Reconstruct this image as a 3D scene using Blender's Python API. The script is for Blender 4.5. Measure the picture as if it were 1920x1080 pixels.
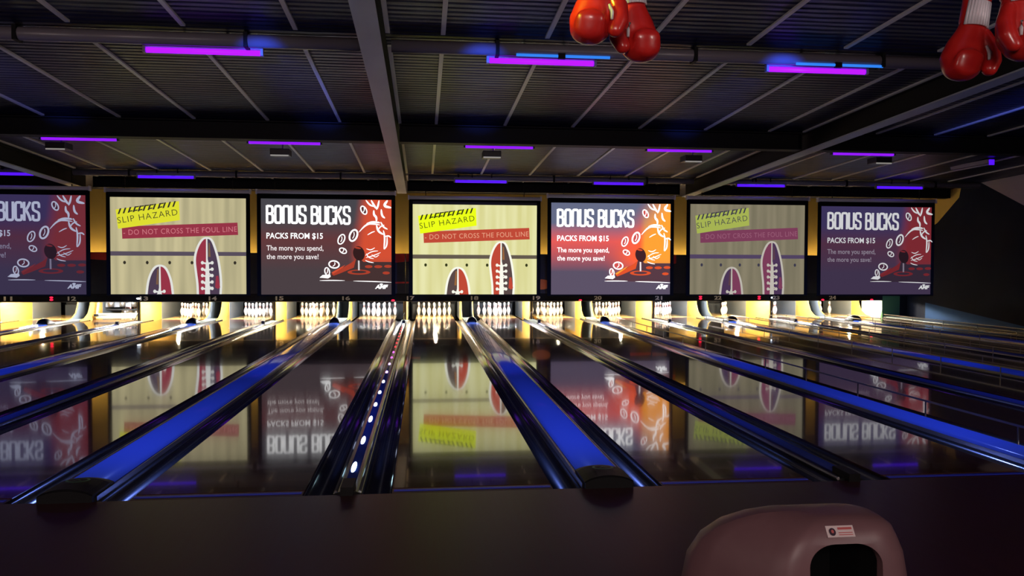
import bpy, bmesh, math, random
from mathutils import Vector, Matrix
from math import sin, cos, pi, radians as R
random.seed(7)
S = bpy.context.scene
for o in list(bpy.data.objects): bpy.data.objects.remove(o)
COL = S.collection

# ---------------------------------------------------------------- camera
cam_d = bpy.data.cameras.new('camera'); cam = bpy.data.objects.new('camera', cam_d); COL.objects.link(cam)
YAW, PITCH, ROLL, FPX = 0.110043, -0.027236, 0.002978, 1507.5
f = Vector((sin(YAW)*cos(PITCH), cos(YAW)*cos(PITCH), sin(PITCH)))
r0 = Vector((cos(YAW), -sin(YAW), 0)); u0 = r0.cross(f)
r = r0*cos(ROLL)+u0*sin(ROLL); u = -r0*sin(ROLL)+u0*cos(ROLL)
cam.matrix_world = Matrix(((r.x,u.x,-f.x,-0.32617),(r.y,u.y,-f.y,-5.23905),(r.z,u.z,-f.z,1.4705),(0,0,0,1)))
cam_d.sensor_width = 36; cam_d.lens = FPX/1920*36; cam_d.clip_end = 100
S.camera = cam
# ---------------------------------------------------------------- world, exposure
S.view_settings.view_transform = 'Standard'; S.view_settings.look = 'None'
S.view_settings.exposure = 0; S.view_settings.gamma = 1; S.view_settings.use_curve_mapping = False
W = bpy.data.worlds.new('world'); S.world = W; W.use_nodes = True
W.node_tree.nodes['Background'].inputs[0].default_value = (0.35, 0.4, 1.0, 1)
W.node_tree.nodes['Background'].inputs[1].default_value = 0.016

def lamp(name, kind, loc, energy, color, target=None, **kw):
    d = bpy.data.lights.new(name, kind); d.energy = energy; d.color = color
    for k, v in kw.items(): setattr(d, k, v)
    o = bpy.data.objects.new(name, d); COL.objects.link(o); o.location = loc
    if target is not None:
        o.rotation_euler = (Vector(target)-Vector(loc)).to_track_quat('-Z', 'Y').to_euler()
    return o
Z0, SL = 4.08, 0.035           # ceiling height over the foul line, slope down towards the pins
# added unseen blue spots above the foul line, replacing the covers' blacklight glow
for x in (-9.4, -5.95, -2.5, 0.9, 4.3, 7.75, 11.2):
    for y, ty, e, sz in ((1.0, 16.5, 2600, 22), (1.0, 8.0, 620, 30), (-1.0, 2.6, 330, 58)):
        lamp('added_blue_wash', 'SPOT', (x, y, 3.72), e, (0.17, 0.27, 1.0), (x, ty, 0.0), spot_size=R(sz), spot_blend=0.9, shadow_soft_size=0.08)
# warm red lamps over the seating behind the bowlers
for x in (-7.0, -1.0, 5.0):
    lamp('lounge_fill_lamp', 'AREA', (x, -8.0, 3.2), 26, (1.0, 0.34, 0.30), (x, -1.5, 0.6), size=1.2)
lamp('lounge_fill_lamp', 'SPOT', (-1.6, -6.8, 2.6), 36, (1.0, 0.86, 0.85), (0.25, -2.8, 2.2), spot_size=R(16), spot_blend=0.8, shadow_soft_size=0.12)
lamp('lounge_fill_lamp', 'SPOT', (2.9, -6.8, 2.9), 24, (1.0, 0.82, 0.85), (1.5, -2.8, 2.2), spot_size=R(16), spot_blend=0.8, shadow_soft_size=0.12)
for x in (-6.5, -0.5, 4.0):      # pale fill lamps added behind the camera to brighten ceiling strips and beams
    lamp('lounge_fill_lamp', 'AREA', (x, -7.0, 2.3), 46, (1.0, 0.97, 0.90), (x, 5.0, 3.9), size=0.8)
for x, tx, ty, e in ((-4.6,-5.6,5.7,7000), (-2.2,-2.0,5.7,8000), (0.0,0.45,5.7,7000), (3.4,3.9,5.7,9000), (6.6,8.2,5.4,6000), (-1.9,-2.3,2.4,500), (3.6,4.1,2.2,500)):
    lamp('unseen_color_spot', 'SPOT', (x, -2.2, 2.75), e, (0.03, 0.10, 1.0), (tx, ty, Z0-SL*ty), spot_size=R(7), spot_blend=1.0, shadow_soft_size=0.05)  # unseen blue spots added to throw blue patches on the ceiling
lamp('unseen_color_spot', 'SPOT', (-1.3, -3.3, 2.75), 260, (0.75, 1.0, 0.05), (0.10, -2.85, 2.28), spot_size=R(9), spot_blend=0.6, shadow_soft_size=0.05)

# ---------------------------------------------------------------- helpers
def lin(r, g, b, k=1.0):
    def c(v):
        v /= 255.0
        return v/12.92 if v <= 0.04045 else ((v+0.055)/1.055)**2.4
    return (c(r)*k, c(g)*k, c(b)*k, 1)

def mat(name, base=(0.5,0.5,0.5), rough=0.5, metal=0.0, emit=None, es=0.0, spec=0.5, coat=0.0, ior=1.5):
    m = bpy.data.materials.new(name); m.use_nodes = True
    b = m.node_tree.nodes['Principled BSDF']
    b.inputs['Base Color'].default_value = (*base[:3], 1)
    b.inputs['Roughness'].default_value = rough; b.inputs['Metallic'].default_value = metal
    b.inputs['Specular IOR Level'].default_value = spec; b.inputs['Coat Weight'].default_value = coat
    b.inputs['IOR'].default_value = ior
    if emit:
        b.inputs['Emission Color'].default_value = (*emit[:3], 1); b.inputs['Emission Strength'].default_value = es
    return m

def nodes(m): return m.node_tree.nodes, m.node_tree.links, m.node_tree.nodes['Principled BSDF']

def noise_color(m, c1, c2, scale, stretch=(1,1,1), detail=4, bump=0.0, coord='Object', rough=None):
    n, l, b = nodes(m)
    tc = n.new('ShaderNodeTexCoord'); mp = n.new('ShaderNodeMapping'); mp.inputs['Scale'].default_value = stretch
    nz = n.new('ShaderNodeTexNoise'); nz.inputs['Scale'].default_value = scale; nz.inputs['Detail'].default_value = detail
    cr = n.new('ShaderNodeValToRGB'); cr.color_ramp.elements[0].color = (*c1[:3],1); cr.color_ramp.elements[1].color = (*c2[:3],1)
    cr.color_ramp.elements[0].position = 0.3; cr.color_ramp.elements[1].position = 0.7
    l.new(tc.outputs[coord], mp.inputs['Vector']); l.new(mp.outputs['Vector'], nz.inputs['Vector'])
    l.new(nz.outputs['Fac'], cr.inputs['Fac']); l.new(cr.outputs['Color'], b.inputs['Base Color'])
    if bump:
        bp = n.new('ShaderNodeBump'); bp.inputs['Strength'].default_value = bump; bp.inputs['Distance'].default_value = 0.002
        l.new(nz.outputs['Fac'], bp.inputs['Height']); l.new(bp.outputs['Normal'], b.inputs['Normal'])
    if rough:
        mr = n.new('ShaderNodeMapRange'); mr.inputs['To Min'].default_value = rough[0]; mr.inputs['To Max'].default_value = rough[1]
        l.new(nz.outputs['Fac'], mr.inputs['Value']); l.new(mr.outputs['Result'], b.inputs['Roughness'])
    return m

class MB:
    """collects shapes, links them as ONE mesh object"""
    def __init__(s): s.bm = bmesh.new()
    def face(s, pts, mi=0, smooth=False):
        fc = s.bm.faces.new([s.bm.verts.new(p) for p in pts]); fc.material_index = mi; fc.smooth = smooth; return fc
    def box(s, x0, x1, y0, y1, z0, z1, mi=0):
        v = [s.bm.verts.new((x, y, z)) for x in (x0, x1) for y in (y0, y1) for z in (z0, z1)]
        for q in ((0,1,3,2),(4,6,7,5),(0,4,5,1),(2,3,7,6),(0,2,6,4),(1,5,7,3)):
            s.bm.faces.new([v[i] for i in q]).material_index = mi
        return s
    def loft(s, rings, mi=0, smooth=True, cap=True, closed=True):
        vs = [[s.bm.verts.new(p) for p in rg] for rg in rings]
        n = len(vs[0])
        for a, b in zip(vs, vs[1:]):
            for i in range(n if closed else n-1):
                j = (i+1) % n
                fc = s.bm.faces.new((a[i], a[j], b[j], b[i])); fc.material_index = mi; fc.smooth = smooth
        if cap and closed:
            for rg in (vs[0], vs[-1]):
                fc = s.bm.faces.new(rg); fc.material_index = mi
        return s
    def prism(s, poly, axis, a, b, mi=0, smooth=False):
        """2-D polygon extruded along an axis. y: (x,z) points, x: (y,z) points, z: (x,y) points"""
        def P(p, t):
            return {'y': (p[0], t, p[1]), 'x': (t, p[0], p[1]), 'z': (p[0], p[1], t)}[axis]
        return s.loft([[P(p, a) for p in poly], [P(p, b) for p in poly]], mi, smooth)
    def tube(s, pts, rad, n=10, mi=0, cap=True):
        pts = [Vector(p) for p in pts]; rings = []
        rad = rad if isinstance(rad, (list, tuple)) else [rad]*len(pts)
        for i, p in enumerate(pts):
            d = ((pts[min(i+1, len(pts)-1)] - pts[max(i-1, 0)])).normalized()
            a = d.cross(Vector((0,0,1)) if abs(d.z) < 0.9 else Vector((1,0,0))).normalized(); b = d.cross(a)
            rings.append([p + (a*cos(2*pi*k/n)+b*sin(2*pi*k/n))*rad[i] for k in range(n)])
        return s.loft(rings, mi, True, cap)
    def lathe(s, prof, n=20, c=(0,0,0), mi=0, mf=None):
        rings = [[(c[0]+rr*cos(2*pi*k/n), c[1]+rr*sin(2*pi*k/n), c[2]+z) for k in range(n)] for rr, z in prof]
        vs = [[s.bm.verts.new(p) for p in rg] for rg in rings]
        for q, (a, b) in enumerate(zip(vs, vs[1:])):
            for i in range(n):
                j = (i+1) % n
                fc = s.bm.faces.new((a[i], a[j], b[j], b[i])); fc.smooth = True
                fc.material_index = mf(0.5*(prof[q][1]+prof[q+1][1])) if mf else mi
        s.bm.faces.new(vs[0]); s.bm.faces.new(vs[-1])
        return s
    def sphere(s, c, rx, ry=None, rz=None, seg=16, mi=0):
        ry = ry or rx; rz = rz or rx
        M = Matrix.Translation(c) @ Matrix.Diagonal((rx, ry, rz, 1))
        g = bmesh.ops.create_uvsphere(s.bm, u_segments=seg, v_segments=seg//2+2, radius=1, matrix=M)
        for v in g['verts']:
            for fc in v.link_faces: fc.material_index = mi; fc.smooth = True
        return s
    def build(s, name, mats, parent=None, bevel=0.0, recalc=True):
        if recalc: bmesh.ops.recalc_face_normals(s.bm, faces=s.bm.faces)
        if bevel:
            bmesh.ops.bevel(s.bm, geom=[e for e in s.bm.edges], offset=bevel, segments=2, affect='EDGES', profile=0.6)
        me = bpy.data.meshes.new(name); s.bm.to_mesh(me); s.bm.free()
        for m in (mats if isinstance(mats, (list, tuple)) else [mats]): me.materials.append(m)
        o = bpy.data.objects.new(name, me); COL.objects.link(o)
        if parent: o.parent = parent
        return o

def tag(o, label=None, cat=None, group=None, kind=None):
    if label: o['label'] = label
    if cat: o['category'] = cat
    if group: o['group'] = group
    if kind: o['kind'] = kind
    return o
def thing(name, loc, label, cat, group=None, rz=0):
    o = bpy.data.objects.new(name, None); COL.objects.link(o); o.location = loc; o.rotation_euler = (0, 0, rz)
    o.empty_display_size = 0.1
    return tag(o, label, cat, group)
def dup(root, loc, label=None, group=None):
    c = root.copy(); COL.objects.link(c); c.location = loc
    if label: c['label'] = label
    if group: c['group'] = group
    for ch in list(root.children):
        k = ch.copy(); COL.objects.link(k); k.parent = c
        for g in list(ch.children):
            q = g.copy(); COL.objects.link(q); q.parent = k
    return c

# ---------------------------------------------------------------- geometry of the hall
A, B = 1.8012, 1.6243          # lane pitch across a ball-return divider / across a narrow divider
def lx(n):
    x, k = 0.0, 17
    while k < n: x += A if k % 2 else B; k += 1
    while k > n: x -= B if k % 2 else A; k -= 1
    return x
LANES = range(10, 25)
WORD = dict(zip(range(10, 25), 'ten eleven twelve thirteen fourteen fifteen sixteen seventeen eighteen nineteen twenty twenty-one twenty-two twenty-three twenty-four'.split()))
LW, GW = 0.527, 0.195          # half lane width, gutter width
def cz(y): return Z0 - SL*y

# ---------------------------------------------------------------- materials
M = {}
m = M['approach'] = mat('approach_wood', rough=0.36); noise_color(m, (0.034,0.009,0.011), (0.056,0.017,0.019), 6, (6,0.35,1), rough=(0.3,0.42))
m = mat('lane_wood', rough=0.11, ior=1.55, coat=0.5); m.node_tree.nodes['Principled BSDF'].inputs['Coat Roughness'].default_value = 0.03
M['lane'] = noise_color(m, (0.048,0.017,0.013), (0.085,0.034,0.026), 5, (9,0.25,1), rough=(0.07,0.11))
m = mat('pin_deck_maple', rough=0.09, ior=1.5, coat=0.3); M['deck'] = noise_color(m, (0.62,0.42,0.14), (0.76,0.54,0.20), 5, (9,0.4,1))
M['gutter'] = mat('gutter_metal', (0.55,0.55,0.56), 0.20, 1.0)
M['black'] = mat('black_plastic', (0.006,0.006,0.007), 0.5, spec=0.25)
M['matte_black'] = mat('matte_black', (0.006,0.006,0.007), 0.8, spec=0.15)
M['rail_dark'] = mat('dark_trim', (0.018,0.018,0.020), 0.25)
M['silver'] = mat('brushed_silver', (0.42,0.43,0.45), 0.28, 0.9)
M['cover_blue'] = mat('blue_cover', (0.06,0.14,0.85), 0.16, ior=1.5)
M['tube_blue'] = mat('blue_tube', (0.02,0.035,0.22), 0.25)
M['foul_blue'] = mat('foul_line_blue', (0.03,0.06,0.85), 0.4)
M['grey_panel'] = mat('pale_grey_panel', (0.20,0.25,0.27), 0.30)
M['kick_yellow'] = noise_color(mat('kickback_wood', rough=0.45), (0.56,0.33,0.065), (0.64,0.40,0.09), 5, (3,0.6,3))
M['kick_grey'] = mat('kickback_liner', (0.17,0.20,0.23), 0.55)
M['curtain'] = mat('pit_curtain', (0.012,0.013,0.016), 0.9)
M['cushion'] = mat('pit_cushion', (0.035,0.045,0.060), 0.6)
M['pin_white'] = mat('pin_white', (0.86,0.86,0.84), 0.22, coat=0.3)
M['pin_red'] = mat('pin_red', (0.55,0.012,0.02), 0.3)
M['steel'] = mat('painted_steel', (0.13,0.14,0.15), 0.5)
M['beam_grey'] = noise_color(mat('grey_steel', rough=0.42, metal=0.2), (0.52,0.58,0.58), (0.62,0.68,0.68), 2.5, (1,0.4,1))
M['beam_black'] = mat('black_steel', (0.006,0.006,0.007), 0.6, spec=0.2)
M['pipe'] = mat('pipe_paint', (0.20,0.18,0.21), 0.30)
M['batten'] = mat('batten_white', (0.90,0.86,0.72), 0.3)
M['brass'] = mat('sweep_wood', (0.50,0.36,0.15), 0.4)
M['numeral'] = mat('numeral', (0.5,0.42,0.32), 0.5, emit=(0.15,0.115,0.080), es=0.35)  # faint glow added to make the unlit lane numbers readable
M['red_led'] = mat('red_led', (0.3,0,0), 0.4, emit=(1.0,0.01,0.05), es=2.2)
M['white_led'] = mat('white_led', (0.8,0.8,0.9), 0.4, emit=(0.75,0.85,1.0), es=6)
M['screen_cloth'] = mat('screen_border', (0.008,0.008,0.009), 0.9, spec=0.1)
M['hem'] = mat('grey_hem', (0.05,0.05,0.06), 0.7)
M['housing'] = mat('screen_case_white', (0.78,0.76,0.80), 0.5)
M['bulb'] = mat('pin_bulb', (0.9,0.9,0.9), 0.4, emit=(1.0,0.86,0.60), es=2900)
M['tubelamp'] = mat('pin_tube', (0.9,0.9,0.9), 0.4, emit=(0.95,0.97,1.0), es=820)
M['uv1'] = mat('blacklight_near', (0.05,0.0,0.1), 0.4, emit=(0.55,0.012,2.0), es=1.0)
M['uv2'] = mat('blacklight_mid', (0.05,0.0,0.1), 0.4, emit=(0.32,0.010,1.6), es=1.0)
M['uv3'] = mat('blacklight_far', (0.05,0.0,0.1), 0.4, emit=(0.10,0.008,1.2), es=1.0)
M['uv_fix'] = mat('lamp_body', (0.26,0.24,0.32), 0.4)
M['proj'] = mat('projector_case', (0.015,0.015,0.017), 0.4)
M['proj_lens'] = mat('projector_vent', (0.7,0.7,0.65), 0.4, emit=(1,0.97,0.85), es=0.2)

# corrugated foil ceiling
m = M['foil'] = mat('ceiling_foil', rough=0.40, metal=0.85, spec=0.2)
n, l, b = nodes(m)
tc = n.new('ShaderNodeTexCoord'); mp = n.new('ShaderNodeMapping'); mp.inputs['Scale'].default_value = (0.22, 1, 1)
wv = n.new('ShaderNodeTexWave'); wv.bands_direction = 'Y'; wv.inputs['Scale'].default_value = 2.6; wv.inputs['Distortion'].default_value = 1.2; wv.inputs['Detail'].default_value = 3; wv.inputs['Detail Scale'].default_value = 3
nz = n.new('ShaderNodeTexNoise'); nz.inputs['Scale'].default_value = 9; nz.inputs['Detail'].default_value = 6
mp2 = n.new('ShaderNodeMapping'); mp2.inputs['Scale'].default_value = (0.25, 3.0, 1)
l.new(tc.outputs['Object'], mp.inputs['Vector']); l.new(mp.outputs['Vector'], wv.inputs['Vector'])
l.new(tc.outputs['Object'], mp2.inputs['Vector']); l.new(mp2.outputs['Vector'], nz.inputs['Vector'])
cr = n.new('ShaderNodeValToRGB'); cr.color_ramp.elements[0].color = (0.006,0.008,0.030,1); cr.color_ramp.elements[1].color = (0.050,0.060,0.15,1)
cr.color_ramp.elements[0].position = 0.35; cr.color_ramp.elements[1].position = 0.78
l.new(nz.outputs['Fac'], cr.inputs['Fac']); l.new(cr.outputs['Color'], b.inputs['Base Color'])
bp = n.new('ShaderNodeBump'); bp.inputs['Strength'].default_value = 0.5; bp.inputs['Distance'].default_value = 0.02
ad = n.new('ShaderNodeMath'); ad.operation = 'ADD'
l.new(wv.outputs['Fac'], ad.inputs[0]); l.new(nz.outputs['Fac'], ad.inputs[1]); l.new(ad.outputs[0], bp.inputs['Height']); l.new(bp.outputs['Normal'], b.inputs['Normal'])

M['wall_navy'] = noise_color(mat('wall_navy', rough=0.7, spec=0.1), (0.006,0.009,0.022), (0.009,0.013,0.030), 1.2)
M['wall_blue'] = noise_color(mat('wall_blue', rough=0.7, spec=0.1), (0.025,0.075,0.21), (0.03,0.09,0.24), 1.5)
M['wall_grey'] = noise_color(mat('wall_grey', rough=0.8, spec=0.1), (0.48,0.43,0.46), (0.54,0.48,0.50), 1.5)
M['wall_yellow'] = noise_color(mat('wall_yellow', rough=0.75), (0.50,0.34,0.07), (0.58,0.40,0.09), 2, (1,1,0.4))
M['wall_green'] = mat('wall_green', (0.03,0.10,0.03), 0.7)
M['mural_dark'] = mat('mural_dark', (0.010,0.008,0.009), 0.55)
M['mural_red'] = mat('mural_red', (0.50,0.025,0.012), 0.6)
M['mural_orange'] = mat('mural_orange', (0.62,0.16,0.03), 0.6)
M['mural_olive'] = mat('mural_olive', (0.26,0.15,0.03), 0.6)

# ---------------------------------------------------------------- setting
XL, XR, YB, YF = -15.0, 13.6, 17.2, -9.5
tag(MB().box(XL, XR, YF, -0.03, -0.30, 0.0).build('floor', M['approach']), 'dark reddish brown glossy approach floor in front of the lanes', 'floor', kind='structure')
tag(MB().box(XL, XR, -0.03, 21.2, -0.34, -0.22).build('floor', M['matte_black']), 'black sub floor beneath the lanes and gutters', 'floor', kind='structure')
v = MB(); v.prism([(YF, cz(YF)), (21.2, cz(21.2)), (21.2, cz(21.2)+0.1), (YF, cz(YF)+0.1)], 'x', XL, XR+0.2)
tag(v.build('ceiling', M['foil']), 'dark corrugated foil ceiling sloping down towards the pins', 'ceiling', kind='structure')
tag(MB().box(XL, XR, YB, YB+0.1, 1.2, cz(YB)).build('wall_back', M['wall_yellow']), 'mustard yellow wall above the masking panels', 'wall', kind='structure')
tag(MB().box(XL, XR, 21.1, 21.2, -0.22, cz(21.2)).build('wall_back', M['matte_black']), 'black wall behind the pinsetters', 'wall', kind='structure')
tag(MB().box(XL-0.1, XL, YF, 21.2, -0.3, cz(YF)).build('wall_left', M['wall_navy']), 'dark wall at the far left of the hall', 'wall', kind='structure')
v = MB(); v.box(XR, XR+0.1, YF, 21.2, -0.3, cz(YF))
x = XR-0.004
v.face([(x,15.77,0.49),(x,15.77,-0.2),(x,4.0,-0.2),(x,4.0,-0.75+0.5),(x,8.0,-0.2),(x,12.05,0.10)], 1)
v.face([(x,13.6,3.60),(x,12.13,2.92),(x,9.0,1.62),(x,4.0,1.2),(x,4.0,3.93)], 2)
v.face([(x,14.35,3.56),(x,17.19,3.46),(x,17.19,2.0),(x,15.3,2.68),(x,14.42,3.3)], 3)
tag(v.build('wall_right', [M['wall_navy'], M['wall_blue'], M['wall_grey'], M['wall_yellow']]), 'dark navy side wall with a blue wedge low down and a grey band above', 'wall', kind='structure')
tag(MB().box(12.84, 13.37, 16.62, 16.68, -0.22, 1.15).build('trim_1', M['wall_green']), 'dark green panel closing the gap between the last lane and the side wall', 'panel', kind='structure')
tag(MB().box(13.37, 13.6, 16.62, 16.68, -0.22, 1.15).build('trim_2', M['matte_black']), 'black panel in the corner by the side wall', 'panel', kind='structure')

# steel rafters running towards the pins
def rafter(x, y0, y1, label):
    v = MB(); d = 0.34
    for i, (xa, xb, za, zb) in enumerate(((-0.11,0.11,-d,-d+0.02), (-0.012,0.012,-d+0.02,-0.02), (-0.11,0.11,-0.02,-0.004))):
        v.loft([[(x+q, y, cz(y)+h) for q, h in ((xa,za),(xb,za),(xb,zb),(xa,zb))] for y in (y0, y1)], 1 if i else 0, smooth=False)
    return tag(v.build('roof_beam', [M['beam_grey'], M['beam_black']]), label, 'beam', 'sloping roof beams')
RAFT = (-8.18, -0.84, 6.30)
rafter(RAFT[0], -6, 14.6, 'grey roof beam at the far left, ending above the leftmost screens')
rafter(RAFT[1], -6, 14.6, 'broad grey steel roof beam left of the middle, nearest the hanging gloves')
rafter(RAFT[2], -6, 14.6, 'grey steel roof beam on the right, slanting up to the right edge')
BAYS = ((-14.9, RAFT[0]-0.13, 'leftmost bay'), (RAFT[0]+0.13, RAFT[1]-0.13, 'left of the broad grey beam'), (RAFT[1]+0.13, RAFT[2]-0.13, 'right of the broad grey beam'), (RAFT[2]+0.13, 13.55, 'rightmost bay'))
for xa, xb, nm in BAYS:
    for y0, y1, zb, where in ((8.05, 8.30, 3.49, 'deep black cross beam over the middle of the lanes'), (14.7, 14.95, 3.30, 'black cross beam just above the row of screens')):
        v = MB(); zt = cz(y1)-0.004
        v.box(xa, xb, y0, y1, zb, zb+0.02); v.box(xa, xb, (y0+y1)/2-0.015, (y0+y1)/2+0.015, zb+0.02, zt-0.02); v.box(xa, xb, y0, y1, zt-0.02, zt)
        v.box(xa, xa+0.02, y0, y1, zb+0.02, zt-0.02); v.box(xb-0.02, xb, y0, y1, zb+0.02, zt-0.02)
        tag(v.build('cross_beam', M['beam_black']), f'{where}, {nm}', 'beam', 'black cross beams')
    for y, where in ((3.68, 'nearest the viewer'), (13.56, 'in front of the screens')):
        z = cz(y)-0.085
        t = thing('ceiling_pipe', ((xa+xb)/2, y, z), f'round grey ceiling pipe {where}, {nm}', 'pipe', 'round ceiling pipes')
        h = (xb-xa)/2-0.04
        MB().tube([(-h,0,0),(h,0,0)], 0.07, 14).build('pipe', M['pipe'], t)
        for q in (-0.66, 0.0, 0.66):
            MB().box(q*h-0.02, q*h+0.02, -0.08, 0.08, -0.078, 0.080).build('clamp', M['beam_black'], t)

# white battens between foil sheets
ROWN = {0: 'nearest row', 1: 'second row', 2: 'third row', 3: 'short last row'}
BX = [-11.8, -10.7, -9.5, -7.93, -7.30, -6.18, -5.05, -3.92, -2.79, -1.655, -0.70, -0.115, 1.01, 2.14, 3.28, 4.42, 5.55, 6.17, 7.50, 8.58, 9.58, 10.68, 11.61, 12.6]
for row, (y0, y1) in enumerate(((1.0, 3.45), (3.92, 8.0), (8.36, 13.42), (13.72, 14.66))):
    seen = 0
    for x in BX:
        if row == 0 and (x < -7 or x > 8): continue
        if row == 1 and (x < -9.6 or x > 11.7): continue
        seen += 1
        w = 0.024
        v = MB(); v.loft([[(x+q, y, cz(y)+h) for q, h in ((-w,-0.024),(w,-0.024),(w,-0.001),(-w,-0.001))] for y in (y0, y1)], smooth=False)
        ORD = 'first second third fourth fifth sixth seventh eighth ninth'.split()
        rk = lambda a, b: sorted([q for q in BX if a < q < b], key=lambda q: abs(q - (a if ref else b)))
        if abs(x+0.70) < 0.01: side = 'white ceiling strip hugging the right side of the broad grey beam'
        elif abs(x-6.17) < 0.01: side = 'white ceiling strip hugging the left side of the right-hand beam'
        elif x > 6.3: ref = True; side = f'{ORD[rk(6.3, 20).index(x)]} white ceiling strip right of the right-hand beam'
        elif x > -0.6: ref = True; side = f'{ORD[rk(-0.6, 6.1).index(x)]} white ceiling strip right of the broad grey beam'
        elif x > -8.1: ref = False; side = f'{ORD[rk(-8.1, -0.8).index(x)]} white ceiling strip left of the broad grey beam'
        else: ref = False; side = f'{ORD[rk(-20, -8.2).index(x)]} white ceiling strip beyond the far left beam'
        tag(v.build('ceiling_batten', M['batten']), f'{side}, {ROWN[row]}', 'strip', f'white ceiling strips, {ROWN[row]}')

# ---------------------------------------------------------------- lanes
lane0 = thing('bowling_lane', (0,0,0), '', 'bowling lane', 'bowling lanes')
MB().box(-LW, LW, 0.10, 17.35, -0.06, 0.0).build('lane_surface', M['lane'], lane0)
MB().box(-LW, LW, 17.35, 19.45, -0.06, 0.0).build('pin_deck', M['deck'], lane0)
MB().box(-LW, LW, -0.02, 0.08, -0.06, 0.0).build('foul_strip', M['approach'], lane0)
tag(MB().box(-LW+0.01, LW-0.01, 0.02, 0.055, -0.002, 0.004).build('foul_line', M['foul_blue'], lane0), 'glowing blue foul line')
desc = {10: 'cut off at the left edge', 11: 'with a single pin left', 12: 'where the sweep bar is down'}
def lane_label(n): 
    k = (n-11)//2
    scr = ['leftmost cut off screen','dull beige screen','red-cornered promotion screen','bright pale yellow screen','brightest promotion screen','dim mauve screen','rightmost screen'][k]
    return f'dark glossy bowling lane {WORD[n]}, under the {"left" if n % 2 else "right"} half of the {scr}'
for n in LANES:
    o = lane0 if n == 17 else dup(lane0, (lx(n), 0, 0))
    o['label'] = lane_label(n) if n > 10 else 'dark glossy bowling lane at the far left, mostly outside the picture'

prof = [(-GW/2+GW*i/12, -0.078*math.sqrt(max(0, 1-((i-6)/6.0)**2))-0.006) for i in range(13)]
loop = prof + [(x, z-0.012 if abs(x) < GW/2-0.001 else z-0.02) for x, z in reversed(prof)]
g = MB(); g.loft([[(x, y, z) for x, z in loop] for y in (-0.01, 17.4)], smooth=True)
g0 = g.build('gutter', M['gutter'])
first = True
for n in LANES:
    for s_, nm in ((-1, 'left'), (1, 'right')):
        o = g0 if first else g0.copy()
        if not first: COL.objects.link(o)
        first = False
        o.location = (lx(n)+s_*(LW+GW/2), 0, 0)
        tag(o, f'dark metal gutter along the {nm} side of lane {WORD[n]}', 'gutter', 'lane gutters')

# ---- dividers
def crown(w, zb, zs, zt, k=10):
    return [(-w, zb)] + [(-w+2*w*i/k, zs+(zt-zs)*math.sin(pi*i/k)**0.7) for i in range(k+1)] + [(w, zb)]
def wide(n):
    t = thing('ball_return_cover', ((lx(n)+lx(n+1))/2, 0, 0), f'wide glossy blue cover between lanes {WORD[n]} and {WORD[n+1]}', 'divider', 'blue covers between lanes')
    MB().prism(crown(0.145, -0.20, 0.030, 0.062), 'y', 0.30, 15.0, smooth=True).build('cover', M['cover_blue'], t)
    for s_ in (-1, 1):
        MB().box(s_*0.160-0.013, s_*0.160+0.013, 0.0, 16.68, -0.2, 0.020).build('side_rail', M['rail_dark'], t)
        MB().box(s_*0.1725-0.0015, s_*0.1725+0.0015, 0.0, 16.68, -0.06, 0.026).build('trim_strip', M['silver'], t)
    v = MB(); v.loft([[(q[0]*1.02, y, q[1]*k_) for q in crown(0.16, -0.02, 0.045, 0.085)] for y, k_ in ((-0.05,0.86),(-0.04,1.0),(0.10,1.03),(0.24,1.0),(0.31,0.80))], smooth=False)
    cap = v.build('end_cap', M['black'], t)
    v = MB()
    ring = [(0.075*cos(2*pi*k/28), 0.15+0.055*sin(2*pi*k/28)) for k in range(28)]
    rin = [(x*0.78, 0.15+(y-0.15)*0.78) for x, y in ring]
    for k in range(28):
        j = (k+1) % 28
        v.face([(ring[k][0],ring[k][1],0.0915),(ring[j][0],ring[j][1],0.0915),(rin[j][0],rin[j][1],0.0925),(rin[k][0],rin[k][1],0.0925)])
    v.face([(-0.03,0.135,0.093),(0,0.165,0.0935),(0.03,0.135,0.093),(0.018,0.135,0.0932),(0,0.152,0.0935),(-0.018,0.135,0.0932)])
    tag(v.build('emblem', M['emblem'], cap), 'faint green ring emblem')
    v = MB()
    v.loft([[(w*cos(a), y, 0.02+h*sin(a)) for a in [pi*k/12 for k in range(13)]] for y, w, h in ((15.0,0.125,0.05),(15.05,0.14,0.15),(15.2,0.14,0.165),(15.38,0.13,0.12),(15.5,0.12,0.05))], smooth=True)
    tag(v.build('return_hood', M['black'], t), 'small black hood at the far end')
    MB().box(-0.145, 0.145, 15.0, 17.45, -0.05, 0.024).build('deck_panel', M['grey_panel'], t)
    return t
M['emblem'] = mat('emblem_green', (0.05,0.20,0.06), 0.4)
M['tube_glow'] = {}
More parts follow.
